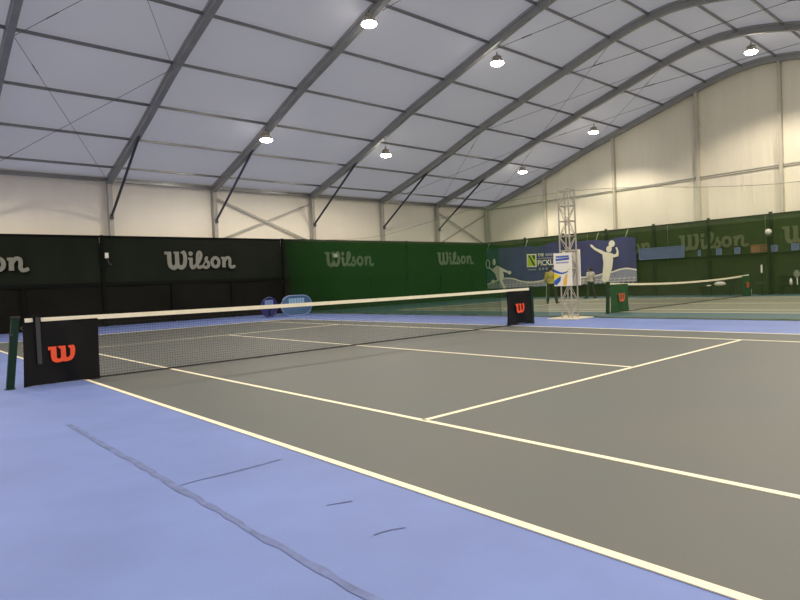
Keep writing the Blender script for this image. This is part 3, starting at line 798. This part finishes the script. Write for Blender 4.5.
f = sf(.006); f.poly(T([(.72, .46), (.92, .50), (.92, .54), (.80, .50)])); f.mb.build('yellow_swoosh', M['syel'], t)
f = sf(.004)
f.poly(T([(.50, .03), (.55, .20), (.66, .34), (.76, .37), (.72, .20), (.70, .03)])); f.mb.build('orange_graphic', M['sora'], t)

# ------------------------------------------------------------------ divider net between the courts
DU = 12.95
t = thing('divider_net', (DU, 5.0, 0), 'green mesh divider curtain hanging between the two courts behind the truss tower', 'divider net')
def dtop(v):
    return max(2.55, 1.33+2.58*(v+10.6)/28.6)-.03
def dsheet(v0, v1, zlo, zhi, nm, m, amp, du=0.0, skew=0.0):
    n = max(4, int(abs(v1-v0)/.25)); vs = []; K = 6
    for i in range(n+1):
        v = v0+(v1-v0)*i/n
        for k in range(K+1):
            a, b = zlo(v), zhi(v); z = a+(b-a)*k/K
            vs.append((DU+.36*math.exp(-((v-.06)/.55)**4)*(z < 2.7)+du+amp*math.sin(v*2.3)+amp*.6*math.sin(v*5.1+z), v+skew*(z/3.7)*max(0, 1-(v0-v)/4.0), z))
    return MB().add(vs, [(i*(K+1)+k, i*(K+1)+k+1, (i+1)*(K+1)+k+1, (i+1)*(K+1)+k) for i in range(n) for k in range(K)]).build(nm, m, t, smooth=True)
dsheet(17.2, 3.1, lambda v: .02, dtop, 'dense_mesh', M['div_dn'], .05, 0.0, .45)  # not bunched: denser look at a slanting view put into the alpha
dsheet(3.1, 1.1, lambda v: .02, dtop, 'half_dense_mesh', M['div_md'], .03)  # in-between alpha to soften the step to the thinner sheet
dsheet(1.1, -14, lambda v: .02, dtop, 'thin_mesh', M['div_lo'], .02)
RP = [(17.6, 3.85), (14, 3.62), (10, 3.42), (6.3, 3.74), (3.4, 4.0), (0.25, 4.03), (-2.3, 3.80), (-4, 3.55), (-6.2, 3.36), (-9, 3.5), (-14, 4.2)]
RPs = smoothpts(RP, 4)
def ztop(v):
    for (a, za), (b, zb) in zip(RPs, RPs[1:]):
        if b <= v <= a: return zb+(za-zb)*(v-b)/(a-b)
    return 3.8
dsheet(17.2, -14, dtop, lambda v: max(ztop(v), dtop(v)+.02), 'top_netting', M['div_up'], .02)
MB().path([(DU, v, max(z, dtop(v)+.02)) for v, z in RPs], .006).build('top_rope', M['rope'], t)
MB().path([(DU+.02*math.sin(i)+.36*math.exp(-((v-.06)/.7)**4), v, .03) for i, v in enumerate([17.2-.2*k for k in range(156)])], .02).build('bottom_rope', M['rope'], t)

# ------------------------------------------------------------------ people
def caps(mb, pts, rad, n=10):
    for i, (p, r) in enumerate(zip(pts, rad)):
        mb.ball(p, r if not isinstance(r, tuple) else r, n, 7)
        if i:
            a = rad[i-1]; a = a if not isinstance(a, tuple) else min(a); b = r if not isinstance(r, tuple) else min(r)
            mb.tube(pts[i-1], p, a, b, n=n)
    return mb
def remesh(o, vox):
    m = o.modifiers.new('one_surface', 'REMESH'); m.mode = 'VOXEL'; m.voxel_size = vox; m.use_smooth_shade = True
    s = o.modifiers.new('soft', 'SMOOTH'); s.factor = .5; s.iterations = 3
def person(x, y, yaw, h, J, shirt_m, label, stripe=False):
    """J: joint positions in the person's own frame (x to its right, y forwards), metres for a 1.75 m body"""
    t = thing('person', (0, 0, 0), label, 'person')
    parts = []
    j = {k: Vector(v) for k, v in J.items()}
    b = MB()
    # trunk, neck, head
    caps(b, [j['pelvis'], j['waist'], j['chest'], j['neck0']], [(.15, .11, .12), (.13, .10, .12), (.165, .115, .16), (.10, .075, .06)], 14)
    caps(b, [j['neck0'], j['neck1']], [.055, .052])
    hd = j['head']; fd = Vector(J['face']).normalized(); sd = fd.cross(Vector((0, 0, 1)))
    b.ball(hd+Vector((0, 0, .02)), (.076, .092, .115), 16, 12)
    b.ball(hd+fd*.035+Vector((0, 0, -.06)), (.055, .055, .055), 12, 8)
    caps(b, [hd+fd*.088+Vector((0, 0, .02)), hd+fd*.108+Vector((0, 0, -.015))], [.010, .015])
    for s in (-1, 1): b.ball(hd+sd*s*.08+Vector((0, 0, 0)), (.014, .02, .03), 8, 6)
    for s, nm in ((-1, 'l'), (1, 'r')):
        sh, el, wr, ha = j['sh'+nm], j['el'+nm], j['wr'+nm], j['ha'+nm]
        caps(b, [j['chest']+Vector((0, 0, .08)), sh], [.08, .062]); caps(b, [sh, el, wr], [.058, .042, .030])
        d = (ha-wr).normalized(); side = d.cross(Vector((0, 1, 0.2))).normalized(); pal = side.cross(d).normalized()
        # palm, four fingers of unequal length bent at the knuckles, thumb from the side of the palm
        k0 = wr+d*.09
        for q in (-.028, -.01, .010, .028): caps(b, [wr+side*q*.6, k0+side*q], [.018, .014], 6)
        for q, L in ((-.033, .062), (-.011, .078), (.011, .083), (.033, .072)):
            p0 = k0+side*q; p1 = p0+d*L*.45+side*q*.25; p2 = p1+(d*.75+pal*.66)*L*.33; p3 = p2+(d*.35+pal*.94)*L*.28
            caps(b, [p0, p1, p2, p3], [.0095, .009, .0085, .0075], 6)
        p0 = wr+d*.035+side*.032; p1 = p0+(d*.6+side*.8)*.035; p2 = p1+(d*.9+side*.25+pal*.3)*.032
        caps(b, [p0, p1, p2], [.013, .0105, .009], 6)
        hp, kn, an, toe = j['hp'+nm], j['kn'+nm], j['an'+nm], j['to'+nm]
        caps(b, [j['pelvis'], hp], [.10, .09]); caps(b, [hp, kn, an], [.085, .056, .040])
        caps(b, [an, an+(toe-an)*.4+Vector((0, 0, -.02)), toe], [.038, .036, .03])
    parts.append((b, 'body', M['skin'], .0075))
    s_ = MB()
    caps(s_, [j['pelvis']+Vector((0, 0, .02)), j['waist'], j['chest'], j['neck0']+Vector((0, 0, -.02))], [(.175, .135, .12), (.155, .125, .13), (.185, .14, .16), (.10, .085, .05)], 14)
    for nm in 'lr':
        caps(s_, [j['chest']+Vector((0, 0, .08)), j['sh'+nm]], [.095, .078])
        caps(s_, [j['sh'+nm], j['sh'+nm].lerp(j['el'+nm], .8 if not stripe else 1.0)], [.078, .066])
        if stripe: caps(s_, [j['el'+nm], j['el'+nm].lerp(j['wr'+nm], .75)], [.060, .048])
    parts.append((s_, 'shirt', shirt_m, .012))
    p_ = MB()
    caps(p_, [j['pelvis']+Vector((0, 0, -.0))], [(.172, .13, .10)], 14)
    for nm in 'lr':
        caps(p_, [j['pelvis'], j['hp'+nm], j['kn'+nm], j['an'+nm]+Vector((0, 0, .04))], [.12, .108, .080, .066])
    parts.append((p_, 'trousers', M['trouser'], .012))
    h_ = MB()
    h_.ball(hd-fd*.018+Vector((0, 0, .042)), (.086, .098, .108), 16, 10); h_.ball(hd-fd*.04+Vector((0, 0, -.02)), (.076, .062, .085), 12, 8)
    parts.append((h_, 'hair', M['hair'], None))
    for nm in 'lr':
        an, toe = j['an'+nm], j['to'+nm]; d = (toe-an); d.z = 0; d.normalize(); fl_ = Vector((an.x, an.y, 0))
        q = MB(); caps(q, [fl_-d*.03+Vector((0, 0, .05)), fl_+d*.07+Vector((0, 0, .048)), fl_+d*.19+Vector((0, 0, .036))], [.048, .046, .036])
        parts.append((q, 'shoe', M['shoe'], .012))
    for s in (-1, 1):
        e = MB().ball(hd+fd*.082+sd*s*.03+Vector((0, 0, .022)), .011, 8, 6); parts.append((e, 'eye', M['eye'], None))
    parts.append((MB().ball(hd+fd*.088+Vector((0, 0, -.052)), (.022, .010, .007) if abs(fd.y) > .7 else (.010, .022, .007), 8, 6), 'mouth', M['lip'], None))
    if stripe:
        q = MB(); a = j['hpl']+Vector((-.105, 0, 0)); k = j['knl']+Vector((-.082, 0, 0)); e = j['anl']+Vector((-.062, 0, .05))
        q.bar(a, k, .016, .045, (0, 1, 0)); q.bar(k, e, .016, .045, (0, 1, 0)); parts.append((q, 'trouser_stripe', M['towel'], None))
    k = h/1.75
    rot = Matrix.Rotation(yaw, 4, 'Z')
    t.location = (x, y, 0)
    for mb, nm, m, vox in parts:
        mb.v = [rot @ (v*k) + Vector((x, y, 0)) for v in mb.v]
        o = mb.build(nm, m, t, smooth=True)
        if vox: remesh(o, vox)
    return t
P1 = (21.37, 6.70)
J1 = dict(pelvis=(0, 0, .95), waist=(0, .01, 1.10), chest=(0, .0, 1.30), neck0=(0, -.01, 1.46), neck1=(0, .01, 1.54), head=(0, .03, 1.63), face=(.15, 1, -.12),
          shl=(-.19, -.01, 1.42), ell=(-.25, -.02, 1.13), wrl=(-.22, .12, .93), hal=(-.20, .17, .84),
          shr=(.19, -.01, 1.42), elr=(.27, .04, 1.14), wrr=(.16, .24, 1.08), har=(.10, .33, 1.08),
          hpl=(-.10, 0, .90), knl=(-.16, .03, .49), anl=(-.19, 0, .08), tol=(-.24, .17, .035),
          hpr=(.10, 0, .90), knr=(.17, .04, .49), anr=(.22, .0, .08), tor=(.28, .16, .035))
person(*P1, -1.15, 1.86, J1, M['olive'], 'person in olive-yellow top and dark trousers with pale stripe, standing beside the truss tower sign', True)
J2 = dict(J1); J2.update(face=(-.1, 1, -.05), knl=(-.15, .06, .49), anl=(-.24, .06, .08), tol=(-.28, .24, .035), knr=(.15, .0, .49), anr=(.22, -.10, .08), tor=(.26, .06, .035),
          ell=(-.26, -.06, 1.14), wrl=(-.27, .06, .92), hal=(-.26, .12, .84), elr=(.26, -.05, 1.14), wrr=(.27, .08, .93), har=(.26, .14, .85))
person(26.9, 7.85, -.35, 1.78, J2, M['wshirt'], 'person in pale grey shirt and black trousers, standing before the white smashing player print')

# ------------------------------------------------------------------ sky light
w = bpy.data.worlds.new('sky'); S.world = w; w.use_nodes = True
bg = w.node_tree.nodes['Background']; bg.inputs['Color'].default_value = (0.93, 0.92, 1.0, 1); bg.inputs['Strength'].default_value = 0.60

# ------------------------------------------------------------------ camera
cx, cy, cz, yaw, pitch, roll, f = -3.95548648, -10.6015644, 1.33151660, 0.846060438, -0.0275671717, -0.0431327521, 602.797921
F = Vector((math.cos(pitch)*math.cos(yaw), math.cos(pitch)*math.sin(yaw), math.sin(pitch)))
R = Vector((math.sin(yaw), -math.cos(yaw), 0)); U = R.cross(F)
R2 = R*math.cos(roll)+U*math.sin(roll); U2 = U*math.cos(roll)-R*math.sin(roll)
cam = bpy.data.cameras.new('camera'); co = bpy.data.objects.new('camera', cam); COL.objects.link(co)
mm = Matrix((R2, U2, -F)).transposed().to_4x4(); mm.translation = Vector((cx, cy, cz)); co.matrix_world = mm
cam.sensor_fit = 'HORIZONTAL'; cam.sensor_width = 36; cam.lens = 36*f/800; cam.clip_end = 200
S.camera = co
S.view_settings.view_transform = 'Standard'; S.view_settings.look = 'None'
S.view_settings.exposure = 0.0
S.cycles.use_denoising = True
S.cycles.max_bounces = 8; S.cycles.diffuse_bounces = 5; S.cycles.transparent_max_bounces = 16
